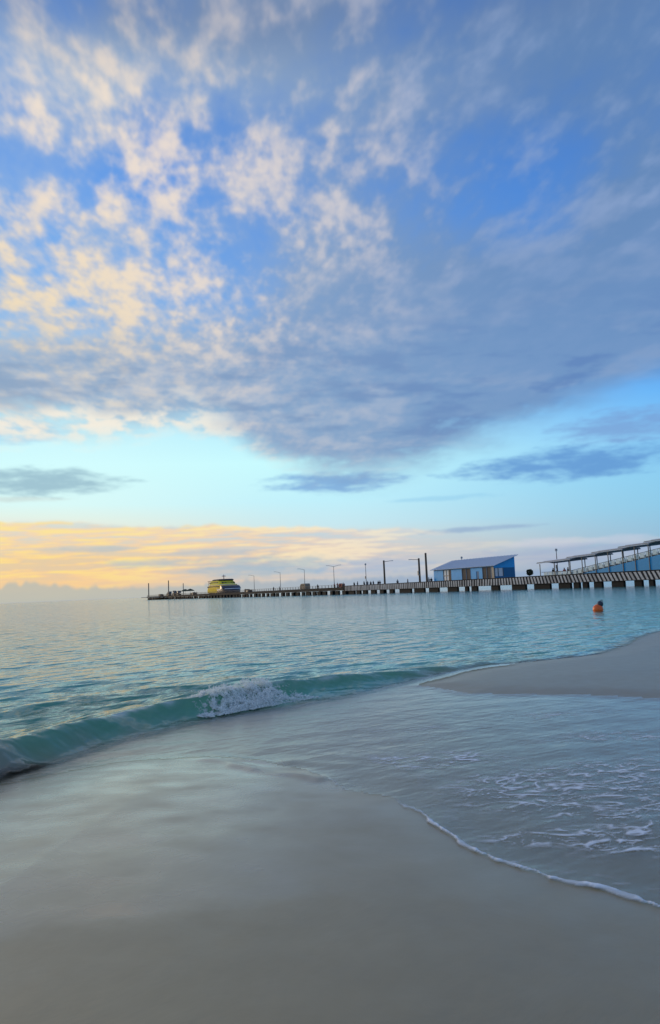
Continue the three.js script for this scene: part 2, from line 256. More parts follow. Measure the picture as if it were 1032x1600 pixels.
const sandGloss = floatTexture(1024, (u, v) => {         // wetter, smoother film where the last wash drained: uv spans 32 m
  const x = (u - 0.5) * 32, d = v * 32 - 5;
  const edge = 0.55 * Math.exp(-Math.pow(polyDist(BEACH, x, d, true)[0] / 0.7, 2)) * sstep(2.5, 0.5, x);
  const film = sstep(-0.12, 0.2, d - 3.72 - 0.28 * (x + 1.4) + 0.22 * fbm(x * 2.6, d * 6.5, 8, 4, 0.6)) * sstep(0.6, -0.9, x + 0.25 * (d - 4)) * sstep(9, 7.5, d);
  const wet = edge + 0.85 * film + 0.25 * Math.exp(-Math.pow((x + 1.4) / 1.1, 2) - Math.pow((d - 4.8) / 1.4, 2)) + 0.5 * Math.exp(-Math.pow((x + 1.2) / 1.6, 2) - Math.pow((d - 6.6) / 1.2, 2));
  return clamp(0.44 - 0.2 * Math.min(wet, 1.1) * (0.8 + 0.9 * fbm(x * 1.6, d * 3.2, 2, 4)) + 0.05 * fbm(x * 5, d * 5, 9, 3), 0.2, 0.8);
}, 1 / 32);
sandGloss.offset.set(0.5, 5 / 32); sandGloss.wrapS = sandGloss.wrapT = THREE.ClampToEdgeWrapping;
const sandGrain = floatTexture(512, (u, v) => { const A = 6.2831853 * u, B = 6.2831853 * v, f = 6; return 0.5 + 0.5 * fbm(Math.cos(A) * f, Math.sin(A) * f + Math.cos(B) * f, Math.sin(B) * f, 5, 0.62); }, 1 / 1.7);

// ---------------------------------------------------------------- sand: one sheet, under the water too
const wetSand = new THREE.MeshPhysicalMaterial({ map: sandTint, roughnessMap: sandGloss, roughness: 1.1, specularColor: new THREE.Color().setRGB(1, 0.9, 0.72), clearcoat: 0.9, clearcoatRoughnessMap: sandGloss, clearcoatRoughness: 1, bumpMap: sandGrain, bumpScale: 0.0016 });
{
  const as = [...even(-180, -64, 4), ...even(-62, -40, 0.5), ...even(-39.75, 39.75, 0.15), ...even(40, 62, 0.5), ...even(64, 180, 4)];
  const g = polarGrid([0.02, ...spaced(0.5, 2.4, 1.12), ...spaced(2.5, 26, 1.0085), ...spaced(27, 400, 1.08)], as, () => true, (x, d) => [sandHeight(x, d), 1, 1, 1, 1]);
  g.deleteAttribute('color');
  const sand = new THREE.Mesh(g, wetSand); sand.name = 'sand'; sand.receiveShadow = true;
  sand.userData = { kind: 'structure', label: 'smooth wet grey-beige beach sand with a spit reaching into the water on the right', category: 'beach' };
  scene.add(sand);
}

// ---------------------------------------------------------------- the sea
const WAVES = [];
{ const r = rng(5); for (let i = 0; i < 46; i++) { const L = 0.22 * Math.pow(26, i / 45), th = -0.95 + (r() + r() - 1) * 1.15, k = 6.2831853 / L; WAVES.push([Math.cos(th) * k, Math.sin(th) * k, r() * 6.283, (L < 1.6 ? 0.0029 : 0.0023) * Math.pow(L, 0.72), L]); } }
const CURL = (x, d) => 0.12 * Math.exp(-Math.pow((x + 3.22) / 0.3, 4) - Math.pow((d - 7.45) / 0.34, 4)) * (1 + 0.9 * fbm(x * 5, d * 5, 2, 3));   // a lump of churned water at the left end of the breaker
function swell(x, d) {                                   // the small breaker and the swells behind it
  const [q, t] = polyDist(CREST, x, d, false);
  if (q > 14 || q < -3) return [0, q, t];
  const wob = 0.06 * noise3(x * 1.3, d * 1.3, 3), s = q + wob;
  const amp = curve([[0, 0.2], [8, 0.22], [9.5, 0.21], [10.5, 0.2], [12, 0.16], [13.5, 0.07], [15, 0]])(t);
  const shape = s < 0 ? sstep(-0.34, 0.02, s) : Math.exp(-Math.pow(s / 0.85, 1.25));
  const second = 0.06 * Math.exp(-Math.pow((q - 2.3 - 0.5 * noise3(x * 0.5, d * 0.5, 9)) / 0.45, 2)) + 0.05 * Math.exp(-Math.pow((q - 5.2 - 0.9 * noise3(x * 0.4, d * 0.4, 19)) / 0.8, 2));
  const curl = CURL(x, d);
  return [amp * shape + second * sstep(16, 11, t) + curl, q, t];
}
const seaRipple = rippleTexture(1024, 6.3, 11, 5, 110, 60, 1.1, 0.18);
const seaMaterial = new THREE.MeshPhysicalMaterial({ vertexColors: true, transparent: true, roughness: 0.1, ior: 1.33, normalMap: seaRipple });
{
  const deep = [0.065, 0.300, 0.310], mid = [0.110, 0.430, 0.350], face = [0.115, 0.275, 0.150], sandy = [0.29, 0.235, 0.145];
  const g = polarGrid([...spaced(5.6, 64, 1.0068), ...spaced(66, 30000, 1.035)], even(-64, 64, 0.15), (c, a, b, e, f) => c[a * 4 + 3] + c[b * 4 + 3] + c[e * 4 + 3] + c[f * 4 + 3] > 0.001, (x, d, r) => {
    const w = dSea(x, d);
    if (w < -1.5) return null;
    const [h, q, t] = swell(x, d), grid = Math.max(r * 0.0068, r * 0.0026), calm = lerp(0.25, 1, sstep(-0.1, 1.4, w));
    let y = h + 0.004;
    if (r < 70) for (const [kx, kd, p, a, L] of WAVES) { const f = sstep(2.2, 5, L / grid); if (f > 0) { const s = Math.sin(kx * x + kd * d + p); y += f * calm * a * (L > 1.2 ? lerp(1, 0.42, sstep(11.5, 18, r)) : lerp(1, 0.75, sstep(13, 22, r))) * (L < 1.3 ? 1 + 0.9 * sstep(7, 2, q) * sstep(13.5, 10, t) : 1) * (s + 0.25 * s * s); } }
    const c = [...deep]; mixInto(c, mid, sstep(60, 5, w)); mixInto(c, face, 0.8 * sstep(1.6, 0.1, q) * sstep(-0.6, -0.1, q)); mixInto(c, [0.085, 0.255, 0.145], 0.75 * sstep(6.5, 1.5, q) * sstep(-0.1, 0.3, q) * sstep(14, 10, t)); mixInto(c, sandy, 0.9 * sstep(0.55, 0.0, w + 0.12 * noise3(x * 2, d * 2, 3)));
    mixInto(c, [0.7, 0.74, 0.72], 0.6 * Math.exp(-Math.pow((q + 0.02 + 0.05 * noise3(x * 2.5, d * 2.5, 6)) / 0.055, 2)) * sstep(-0.15, 0.3, fbm(x * 3.1, d * 3.1, 21, 3)) * sstep(5.5, 7, t) * sstep(12.5, 11, t));
    mixInto(c, [0.22, 0.21, 0.18], 0.7 * Math.exp(-Math.pow((x + 3.3) / 0.5, 2) - Math.pow((d - 7.2) / 0.4, 2)));
    mixInto(c, [c[0] * 1.25, c[1] * 1.12, c[2] * 1.08], 0.6 * fbm(x * 0.06, d * 0.06, 4, 3) * sstep(5, 25, r) + 0.2);
    const hug = sstep(0.0, 0.45, w + 0.05 * noise3(x * 2.3, d * 2.3, 8));
    if (hug < 1 && r < 60) y = lerp(sandHeight(x, d) + 0.005, y, hug);
    y += 0.5 * (1 - hug) * CURL(x, d);
    return [y, ...c, sstep(-0.12, 0.22, w + 0.08 * noise3(x * 2.3, d * 2.3, 8))];
  });
  const sea = new THREE.Mesh(g, seaMaterial); sea.name = 'sea'; sea.receiveShadow = true;
  sea.userData = { kind: 'structure', label: 'turquoise sea with small ripples and a low breaker rolling onto the sand', category: 'sea' };
  scene.add(sea);
}
// ---------------------------------------------------------------- the thin wash that runs over the sand, and its foam
const washRipple = rippleTexture(512, 2.9, 23, 4, 64, 60, 1.3, 0.034);
const washMaterial = new THREE.MeshPhysicalMaterial({ color: new THREE.Color().setRGB(0.85, 0.84, 0.76), transmission: 0.95, thickness: 0, roughness: 0.22, ior: 1.33, normalMap: washRipple });
function washHeight(x, d, b) { return sandHeight(x, d, b) + 0.003 + 0.02 * sstep(0, 0.7, -b) + 0.0010 * sstep(0.05, 0.8, -b) * fbm(x * 4.2, d * 7.2, 4, 4, 0.62); }
{
  const g = polarGrid(spaced(3.0, 15.5, 1.0085), even(-42, 62, 0.2), () => true, (x, d) => {
    const b = dBeach(x, d);
    if (b > 0 || dSpit(x, d) > 0.3 || dSea(x, d) > 1.1) return null;
    return [washHeight(x, d, b), 1, 1, 1, 1];
  });
  g.deleteAttribute('color');
  const wash = new THREE.Mesh(g, washMaterial); wash.name = 'shallow_water'; wash.receiveShadow = true;
  wash.userData = { kind: 'structure', label: 'thin clear sheet of water washing back over the sand', category: 'water' };
  scene.add(wash);
}
const foamMaterial = new THREE.MeshStandardMaterial({ vertexColors: true, transparent: true, roughness: 0.85, color: new THREE.Color().setRGB(0.88, 0.9, 0.92) });
{
  const PATCH = [[1.76, 6.25, 0.9, 0.42, 1], [2.2, 6.05, 0.6, 0.3, 0.9], [0.85, 7.2, 0.6, 0.4, 0.75], [2.9, 7.85, 0.8, 0.35, 0.6], [1.35, 4.95, 0.6, 0.16, 0.75], [2.0, 4.7, 0.6, 0.2, 0.7], [1.62, 5.6, 0.9, 0.3, 0.55], [2.7, 9.3, 0.9, 0.3, 0.5], [3.3, 6.6, 1.2, 0.6, 0.7], [0.7, 8.6, 1.2, 1.0, 0.3], [2.6, 5.2, 0.9, 0.5, 0.6]];
  const g = polarGrid(spaced(3.0, 13, 1.0032), even(-16, 52, 0.085), (c, a, b, e, f) => c[a * 4 + 3] + c[b * 4 + 3] + c[e * 4 + 3] + c[f * 4 + 3] > 0.02, (x, d) => {
    const b = dBeach(x, d);
    if (b > 0.12 || b < -6 || dSpit(x, d) > 0.05 || dSea(x, d) > 0.6) return null;
    const jag = 0.02 * noise3(x * 9, d * 9, 1), along = sstep(7.5, 6.4, d) * (0.35 + 0.65 * sstep(6.0, 5.3, d)), wide = (0.007 + 0.024 * Math.max(0, 0.3 + 2.3 * fbm(x * 2.4, d * 2.4, 12, 2))) * lerp(0.55, 1, sstep(5.6, 5.0, d));
    let f = along * (0.55 + 0.45 * sstep(-0.2, 0.25, fbm(x * 8, d * 8, 27, 3))) * sstep(1.25, 0.5, Math.abs(b + 0.01 + jag + 0.018 * fbm(x * 16, d * 16, 33, 2)) / wide) * sstep(-0.45, -0.1, fbm(x * 4.3, d * 4.3, 14, 3) + 0.45 * sstep(6.2, 5.0, d));
    f = Math.max(f, 0.4 * along * sstep(0.32, 0.02, -b) * (b < 0 ? 1 : 0) * sstep(0.1, 0.5, fbm(x * 7, d * 12, 3, 3)));
    let p = 0; for (const [px, pd, rx, rd, k] of PATCH) { const u = (x - px) / rx, v = (d - pd) / rd; p += k * Math.exp(-u * u - v * v); }
    const wx = x + 0.16 * noise3(x * 2.2, d * 2.2, 31), wd = d + 0.16 * noise3(x * 2.2, d * 2.2, 41);
    const n1 = 1 - Math.abs(fbm(wx * 2.6, wd * 5.4, 5, 3)) * 9, n2 = 1 - Math.abs(fbm(wx * 6, wd * 11, 9, 3)) * 8, brk = sstep(-0.3, 0.15, fbm(x * 5.5, d * 8, 23, 3));
    const lace = brk * Math.max(sstep(0.3, 0.95, n1), 0.6 * sstep(0.4, 1, n2)) * sstep(0.1, 0.65, p + 0.55 * fbm(x * 1.9, d * 1.9, 17, 3));
    f = Math.max(f, b < -0.05 ? 0.95 * lace * Math.min(1, p * 2.0) : 0);
    if (f < 0.004) return [washHeight(x, d, Math.min(b, 0)) + 0.004, 1, 1, 1, 0];
    return [Math.max(washHeight(x, d, Math.min(b, 0)), sandHeight(x, d, b)) + 0.004 + 0.012 * f * along * (b > -0.08 ? 1 : 0.2), 1, 1, 1, Math.min(0.95, f)];
  });
  const foam = new THREE.Mesh(g, foamMaterial); foam.name = 'foam_line'; foam.receiveShadow = true;
  foam.userData = { kind: 'stuff', label: 'white line of sea foam along the edge of the wash with lacy scraps behind it', category: 'foam' };
  scene.add(foam);
}
{   // the crest that tumbles: froth and drops
  const r = rng(99), n = 120000, drop = new THREE.IcosahedronGeometry(1, 0);
  const m = new THREE.InstancedMesh(drop, new THREE.MeshPhysicalMaterial({ color: new THREE.Color().setRGB(0.93, 0.95, 0.93), roughness: 1, transmission: 0.45, thickness: 0, transparent: true, opacity: 0.36 }), n), M = new THREE.Matrix4();
  const A = [-2.02, 10.34], B = [-0.55, 11.8], L = Math.hypot(B[0] - A[0], B[1] - A[1]), ux = (B[0] - A[0]) / L, ud = (B[1] - A[1]) / L;
  for (let i = 0; i < n; i++) {
    let t, h, ok = false, lat;
    while (!ok) {
      t = r(); const lump = 0.6 + 1.8 * fbm(t * 8, 3.3, 1.1, 4), top = 0.03 + 0.42 * Math.pow(Math.sin(Math.PI * clamp(Math.pow(t, 0.9))), 1.1) * clamp(lump, 0.15, 1.2) * lerp(0.75, 1.05, t);
      h = Math.pow(r(), 1.35) * top * (r() < 0.1 ? 1.5 : 1); lat = (r() + r() - 1) * (0.42 - 0.4 * h) + (r() < 0.22 ? -0.55 * r() * (1 - h / 0.3) : 0); if (r() < 0.12) h *= 0.15;
      ok = fbm(t * 22, h * 11, lat * 10, 4, 0.6) > -0.02 + 0.7 * (h / 0.45 - 0.4) + 0.45 * Math.abs(t - 0.58);
    }
    const x = A[0] + ux * L * t + ud * lat - 0.02, d = A[1] + ud * L * t - ux * lat, s = (0.003 + 0.009 * Math.pow(r(), 2)) * lerp(1.2, 0.55, h / 0.4);
    M.makeScale(s * (0.8 + 0.5 * r()), s * (0.7 + 0.4 * r()), s * (0.8 + 0.5 * r())); M.setPosition(x, Math.max(0.02, h * 0.85 - 0.01 + 0.85 * Math.max(0, swell(x, d)[0] - 0.02)), -d); m.setMatrixAt(i, M);
  }
  m.name = 'breaking_foam'; m.castShadow = m.receiveShadow = true;
  m.userData = { kind: 'stuff', label: 'burst of bluish white foam where the low wave breaks', category: 'foam' };
  scene.add(m);
}

// ---------------------------------------------------------------- the pier: s runs along its near edge from the right of the view outwards, w across it away from the beach
const PIER_AT = [50.85, 115.0], PIER_DIR = [-0.42594, 0.90475], PIER_TURN = Math.atan2(PIER_DIR[1], PIER_DIR[0]), DECK = 1.7, PIER_END = 403;
function onPier(o, s, w = 0, y = 0, turn = 0) { o.position.set(PIER_AT[0] + PIER_DIR[0] * s + PIER_DIR[1] * w, y, -(PIER_AT[1] + PIER_DIR[1] * s - PIER_DIR[0] * w)); o.rotation.y = PIER_TURN + turn; return o; }
const speckle = (seed, base, amt, rep = 0.5) => floatTexture(256, (u, v) => { const A = 6.2831853 * u, B = 6.2831853 * v, m = 1 + amt * fbm(Math.cos(A) * 1.6 + seed, Math.sin(A) * 1.6 + Math.cos(B) * 1.6, Math.sin(B) * 1.6, 5, 0.6); return base.map((c) => c * m); }, rep);
const std = (r, g, b, roughness = 0.8, metalness = 0) => new THREE.MeshStandardMaterial({ color: new THREE.Color().setRGB(r, g, b), roughness, metalness });
const MAT = {
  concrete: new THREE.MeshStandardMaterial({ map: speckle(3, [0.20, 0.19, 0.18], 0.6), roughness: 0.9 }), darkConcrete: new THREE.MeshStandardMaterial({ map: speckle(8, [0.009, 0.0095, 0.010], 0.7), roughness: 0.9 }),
  stripe: new THREE.MeshStandardMaterial({ map: speckle(12, [0.50, 0.48, 0.47], 0.5), roughness: 0.85 }), stripeOld: new THREE.MeshStandardMaterial({ map: speckle(17, [0.38, 0.36, 0.35], 0.6), roughness: 0.85 }), black: new THREE.MeshStandardMaterial({ map: speckle(22, [0.013, 0.015, 0.018], 0.6), roughness: 0.85 }),
  blue: new THREE.MeshStandardMaterial({ map: speckle(31, [0.035, 0.40, 0.82], 0.15), roughness: 0.6 }), darkBlue: std(0.015, 0.15, 0.32, 0.6), rampBlue: new THREE.MeshStandardMaterial({ map: speckle(37, [0.01, 0.30, 0.62], 0.15), roughness: 0.55 }), metalRoof: std(0.52, 0.59, 0.68, 0.6),
  white: std(0.75, 0.76, 0.78, 0.6), pale: std(0.62, 0.76, 0.78, 0.6), shutter: std(0.11, 0.095, 0.085, 0.8), steel: std(0.16, 0.17, 0.18, 0.5, 0.5), dark: std(0.03, 0.032, 0.036, 0.7), wood: new THREE.MeshStandardMaterial({ map: speckle(41, [0.11, 0.075, 0.05], 0.5), roughness: 0.9 }),
  pole: std(0.10, 0.085, 0.08, 0.7), glass: new THREE.MeshPhysicalMaterial({ color: new THREE.Color().setRGB(0.85, 0.92, 0.95), transmission: 1, thickness: 0, roughness: 0.03 }), lamp: std(0.55, 0.56, 0.58, 0.5), yellow: std(0.95, 0.63, 0.03, 0.85), lime: std(0.74, 0.62, 0.03, 0.8), navy: std(0.02, 0.028, 0.05, 0.4),
  leaf: std(0.03, 0.05, 0.025, 0.8), rust: std(0.30, 0.09, 0.06, 0.8), tan: std(0.26, 0.21, 0.16, 0.8), rubber: std(0.02, 0.02, 0.02, 0.9), red: std(0.36, 0.05, 0.04, 0.6),
};
{
  const pier = onPier(thing('pier', 'long concrete pier on dark piles with a black and white striped edge wall', 'pier'), 0);
  const END = PIER_END, PAR = 112, S0 = -52;
  part(pier, 'deck', merged([box(PAR - S0, 0.35, 8.4, (PAR + S0) / 2, DECK - 0.175, 4.35), box(END - PAR, 0.35, 8.4, (END + PAR) / 2, DECK - 0.175, 4.35), box(26, 0.36, 9, END - 40, DECK - 0.18, -4.4)]), MAT.concrete);
  part(pier, 'edge_wall', merged([box(PAR - S0, 1.46, 0.3, (PAR + S0) / 2, 0.98 + 0.73, 0), box(PAR - S0, 1.2, 0.3, (PAR + S0) / 2, 1.05 + 0.6, 8.6)]), MAT.black);
  part(pier, 'coping', merged([box(PAR - S0, 0.10, 0.42, (PAR + S0) / 2, 2.49, 0)]), MAT.darkConcrete);
  part(pier, 'edge_beam', merged([box(END - PAR, 0.8, 0.5, (END + PAR) / 2, 1.2 + 0.4, 0), box(END - PAR, 0.95, 0.5, (END + PAR) / 2, 1.25 + 0.475, 8.6)]), MAT.darkConcrete);
  for (let s = PAR + 1; s < END; s += 2.4) part(pier, 'rail_post', box(0.12, 0.95, 0.12, s, 2.45, -0.1), MAT.dark);
  part(pier, 'rail', merged([box(END - PAR, 0.09, 0.09, (END + PAR) / 2, 2.9, -0.1), box(END - PAR, 0.07, 0.07, (END + PAR) / 2, 2.45, -0.1)]), MAT.dark);
  // the painted stripes, each a panel of its own, leaning near the shore and upright farther out
  const r = rng(4), h = 1.34, lean = curve([[-52, 0.72], [6, 0.7], [18, 0.6], [28, 0.42], [36, 0.2], [43, -0.22], [50, -0.1], [58, 0.04], [112, 0]]), kinds = new Map();
  for (let s = S0 + 0.6; s < PAR - 0.5; s += 0.9) {
    const k = Math.round(lean(s) * 12) / 12, w = s > 70 ? 0.56 : 0.43;
    const id = `${k}_${w}`;
    if (!kinds.has(id)) {
      const q = new THREE.Shape([new THREE.Vector2(-w / 2 + k / 2, -h / 2), new THREE.Vector2(w / 2 + k / 2, -h / 2), new THREE.Vector2(w / 2 - k / 2, h / 2), new THREE.Vector2(-w / 2 - k / 2, h / 2)].map((v) => new THREE.Vector2(-v.x, v.y)).reverse());
      kinds.set(id, new THREE.ExtrudeGeometry(q, { depth: 0.05, bevelEnabled: false }));
    }
    const m = part(pier, 'stripe', kinds.get(id), r() < 0.3 ? MAT.stripeOld : MAT.stripe);
    m.position.set(s + (r() - 0.5) * 0.1, 0.98 + 0.06 + h / 2, -0.2); m.scale.set(0.9 + 0.25 * r(), 0.94 + 0.06 * r(), 1);
  }
  // piles: broad blocks near the shore (the gaps between them are irregular), slimmer ones farther out
  const GAPS = [[-14, -11], [-9.5, -7], [-4.5, -2.2], [-0.2, 1.5], [2.5, 3.8], [5.4, 7.5], [10.2, 12.3], [14.2, 15.6], [16.9, 17.6], [19.1, 19.8], [22.9, 25.1], [29.6, 32.0], [36.2, 40.3], [42.9, 47.7], [49.8, 51.0], [52.2, 54.9], [58.9, 62.6], [66.7, 68.7], [73.4, 74.9]];
  let from = -20;
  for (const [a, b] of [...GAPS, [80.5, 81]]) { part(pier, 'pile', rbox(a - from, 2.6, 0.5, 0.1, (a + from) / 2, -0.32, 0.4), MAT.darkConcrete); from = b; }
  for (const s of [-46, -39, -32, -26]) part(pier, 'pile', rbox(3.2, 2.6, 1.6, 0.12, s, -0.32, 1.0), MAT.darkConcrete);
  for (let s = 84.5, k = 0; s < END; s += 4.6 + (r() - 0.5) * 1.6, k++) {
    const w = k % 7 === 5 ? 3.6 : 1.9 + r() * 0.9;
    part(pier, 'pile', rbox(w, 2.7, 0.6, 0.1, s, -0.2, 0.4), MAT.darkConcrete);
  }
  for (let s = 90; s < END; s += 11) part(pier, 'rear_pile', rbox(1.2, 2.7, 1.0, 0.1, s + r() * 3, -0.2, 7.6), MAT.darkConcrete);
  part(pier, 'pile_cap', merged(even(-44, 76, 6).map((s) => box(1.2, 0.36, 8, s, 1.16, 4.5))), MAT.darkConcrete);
  place(pier);
}
// ---------------------------------------------------------------- ticket hall: front wall towards the beach, roof rising to the back
{
  const hall = onPier(thing('ticket_hall', 'blue single storey hall on the pier with a pale lean-to metal roof', 'building'), 42.5, 0.9);
  const L = 22.8, W = 5.4, F = 5.2 - 0, B = 7.0;       // x runs outwards (to the left of the view), z to the back
  const X = (m) => L - m;                               // metres from the left end
  const wall = (a, b, y0, y1, m, name, parent = hall, z = 0, t = 0.2) => part(parent, name, box(b - a, y1 - y0, t, X((a + b) / 2), (y0 + y1) / 2, z + t / 2), m);
  wall(0, 3.9, DECK, F - 0.3, MAT.blue, 'wall_panel'); wall(7.2, 11.3, DECK, F - 0.3, MAT.blue, 'wall_panel'); wall(14.7, 16.6, DECK, F - 0.3, MAT.blue, 'wall_panel'); wall(17.6, 18.8, DECK, F - 0.3, MAT.blue, 'wall_panel'); wall(16.6, 17.6, 4.15, F - 0.3, MAT.blue, 'wall_panel');
  wall(0, L, F - 0.3, F, MAT.darkBlue, 'fascia', hall, -0.02, 0.26);
  const door = wall(16.63, 17.57, DECK, 4.12, MAT.darkBlue, 'door', hall, 0.06, 0.08); part(door, 'handle', box(0.05, 0.24, 0.08, X(17.4), 2.8, 0.02), MAT.steel);
  wall(6.2, 7.2, DECK, F - 0.3, MAT.shutter, 'post_panel', hall, 0.03, 0.2);
  wall(3.9, 6.2, DECK, 2.3, MAT.pale, 'window_sill', hall, -0.03, 0.26);
  const win = part(hall, 'window', merged([box(0.12, 2.6, 0.12, X(3.97), 3.6, 0.1), box(0.12, 2.6, 0.12, X(5.05), 3.6, 0.1), box(0.12, 2.6, 0.12, X(6.13), 3.6, 0.1), box(2.04, 0.14, 0.1, X(5.05), 3.62, 0.1)]), MAT.steel);
  for (const [x, y] of [[4.5, 2.95], [5.6, 2.95], [4.5, 4.28], [5.6, 4.28]]) part(win, 'curtain', box(0.92, 1.15, 0.02, X(x), y, 0.14), MAT.white);
  for (const [a, b] of [[11.3, 14.7], [18.8, 21.9]]) {
    const sh = wall(a, b, DECK, F - 0.3, MAT.shutter, 'shutter', hall, 0.1, 0.06);
    for (let y = DECK + 0.15; y < F - 0.35; y += 0.3) part(sh, 'slat', box(b - a - 0.1, 0.2, 0.05, X((a + b) / 2), y, 0.06), MAT.shutter);
    for (const x of [a + 0.06, (a + b) / 2, b - 0.06]) part(hall, 'shutter_post', box(0.12, F - 0.3 - DECK, 0.1, X(x), (DECK + F - 0.3) / 2, 0.02), MAT.darkBlue);
  }
  wall(21.9, L, DECK, F - 0.3, MAT.steel, 'corner_post');
  part(hall, 'back_wall', box(L, B - DECK - 0.1, 0.2, L / 2, (B + DECK) / 2 - 0.05, W), MAT.blue);
  part(hall, 'far_wall', box(0.2, F - DECK, W, L - 0.1, (F + DECK) / 2, W / 2 + 0.1), MAT.blue);
  // the end wall that faces the shore: window opening in front, solid behind, blue gable above
  part(hall, 'end_wall', box(0.2, F - 0.55 - DECK, W - 2.5, 0.1, (F - 0.55 + DECK) / 2, 2.5 + (W - 2.5) / 2), MAT.darkBlue);
  part(hall, 'end_sill', box(0.22, 1.2, 2.3, 0.1, DECK + 0.6, 1.35), MAT.darkBlue);
  const gable = new THREE.Shape([new THREE.Vector2(0, F - 0.55), new THREE.Vector2(W + 0.1, F - 0.55), new THREE.Vector2(W + 0.1, B - 0.08), new THREE.Vector2(0, F - 0.08)]);
  part(hall, 'gable', new THREE.ExtrudeGeometry(gable, { depth: 0.24, bevelEnabled: false }).rotateY(-Math.PI / 2).translate(0.21, 0, 0), MAT.blue);
  const ew = part(hall, 'end_window', merged([box(0.14, F - 0.55 - DECK - 1.2, 0.16, 0.1, (F - 0.55 + DECK + 1.2) / 2, 1.15), box(0.14, F - 0.55 - DECK - 1.2, 0.12, 0.1, (F - 0.55 + DECK + 1.2) / 2, 0.28), box(0.14, F - 0.55 - DECK - 1.2, 0.12, 0.1, (F - 0.55 + DECK + 1.2) / 2, 2.44)]), MAT.steel);
  for (const z of [0.72, 1.8]) part(ew, 'curtain', box(0.03, 1.7, z < 1 ? 0.7 : 1.1, 0.12, 3.75, z), MAT.white);
  const slope = Math.atan2(B - F, W), rl = Math.hypot(B - F, W) + 1.1, roof = part(hall, 'roof', box(L + 1.6, 0.1, rl).rotateX(-slope).translate(L / 2, (F + B) / 2 + 0.08, W / 2), MAT.metalRoof);
  for (let x = 0.1; x < L; x += 1.14) part(roof, 'rib', box(0.07, 0.07, rl).rotateX(-slope).translate(x, (F + B) / 2 + 0.165, W / 2), MAT.metalRoof);
  place(hall);
}
// ---------------------------------------------------------------- covered ramp at the shore end
{
  const ramp = onPier(thing('covered_ramp', 'blue boarding ramp with a stepped canopy and pale railing, rising towards the shore', 'ramp'), 0, 3.0);
  const foot = 22.3, floor = (s) => DECK + 0.35 + Math.max(0, (foot - s)) * 0.138;
  const wallShape = (lo, hi) => new THREE.Shape([new THREE.Vector2(lo, floor(lo) + 0.12), new THREE.Vector2(lo, DECK), new THREE.Vector2(hi, DECK), new THREE.Vector2(hi, floor(hi) + 0.12)]);
  part(ramp, 'side_wall', new THREE.ExtrudeGeometry(wallShape(-24, foot), { depth: 0.16, bevelEnabled: false }).translate(0, 0, -0.16), MAT.rampBlue);
  part(ramp, 'rear_wall', new THREE.ExtrudeGeometry(wallShape(-24, foot), { depth: 0.16, bevelEnabled: false }).translate(0, 0, 3.2), MAT.rampBlue);
  part(ramp, 'walkway', new THREE.ExtrudeGeometry(new THREE.Shape([new THREE.Vector2(-24, floor(-24)), new THREE.Vector2(-24, floor(-24) - 0.2), new THREE.Vector2(foot + 8, DECK + 0.15), new THREE.Vector2(foot + 8, DECK + 0.35), new THREE.Vector2(foot, floor(foot))]), { depth: 3.2, bevelEnabled: false }), MAT.concrete);
  const along = (s0, s1, dy, t, z, m, name) => part(ramp, name, rod(s0, floor(s0) + dy, z, s1, floor(s1) + dy, z, t, t, 6), m);
  for (const z of [-0.08, 3.28]) { along(-24, foot, 1.15, 0.05, z, MAT.steel, 'top_rail'); along(foot, foot + 8, 1.15, 0.05, z, MAT.steel, 'top_rail'); along(-24, foot, 0.24, 0.035, z, MAT.steel, 'lower_rail'); along(foot, foot + 8, 0.2, 0.035, z, MAT.steel, 'lower_rail'); }
  for (let s = -23.4, k = 0; s < foot + 7.5; s += 1.3, k++) {
    part(ramp, 'rail_post', box(0.1, 1.1, 0.1, s, floor(s) + 0.6, -0.08), MAT.pale);
    part(ramp, 'rail_panel', box(0.86, 0.74, 0.04, s + 0.65, floor(s + 0.65) + 0.7, -0.07), MAT.pale);
  }
  // canopy bays, each one step above the last
  const bays = [30.6, 22.4, 16.1, 9.9, 4.4, -1.2, -7.2, -13.4, -20], under = curve([[-20, 9.4], [-7.2, 8.0], [4.4, 6.95], [9.9, 6.45], [16.1, 5.9], [22.4, 5.4], [30.6, 4.8]]);
  for (let i = 0; i + 1 < bays.length; i++) {
    const s0 = bays[i] + 0.5, s1 = bays[i + 1] - 0.5, y0 = under(bays[i]) + 0.16, y1 = under(bays[i + 1]) - 0.12, len = Math.hypot(s0 - s1, y1 - y0), tilt = Math.atan2(y1 - y0, s0 - s1);
    const cm = new THREE.Matrix4().makeRotationZ(-tilt).setPosition((s0 + s1) / 2, (y0 + y1) / 2, 1.6);
    const roof = part(ramp, 'canopy', merged([box(len, 0.14, 2.5, 0, 0.32, -0.9).rotateX(-0.16), box(len, 0.14, 2.5, 0, 0.32, 0.9).rotateX(0.16)]).applyMatrix4(cm), MAT.metalRoof);
    part(roof, 'canopy_beam', merged([box(len, 0.2, 0.1, 0, 0.08, -1.95), box(len, 0.2, 0.1, 0, 0.08, 1.95), ...even(-len / 2 + 0.3, len / 2 - 0.3, 1.35).map((x) => box(0.08, 0.14, 3.9, x, 0.1, 0))]).applyMatrix4(cm), MAT.steel);
    for (const s of [bays[i] - 0.1, ...(i < 6 ? [(bays[i] + bays[i + 1]) / 2] : [])]) for (const z of [-0.22, 3.42]) { const yb = s > foot ? DECK : DECK; part(ramp, 'canopy_post', box(0.12, under(s) - yb, 0.12, s, (under(s) + yb) / 2, z), MAT.steel); }
  }
  place(ramp);
}
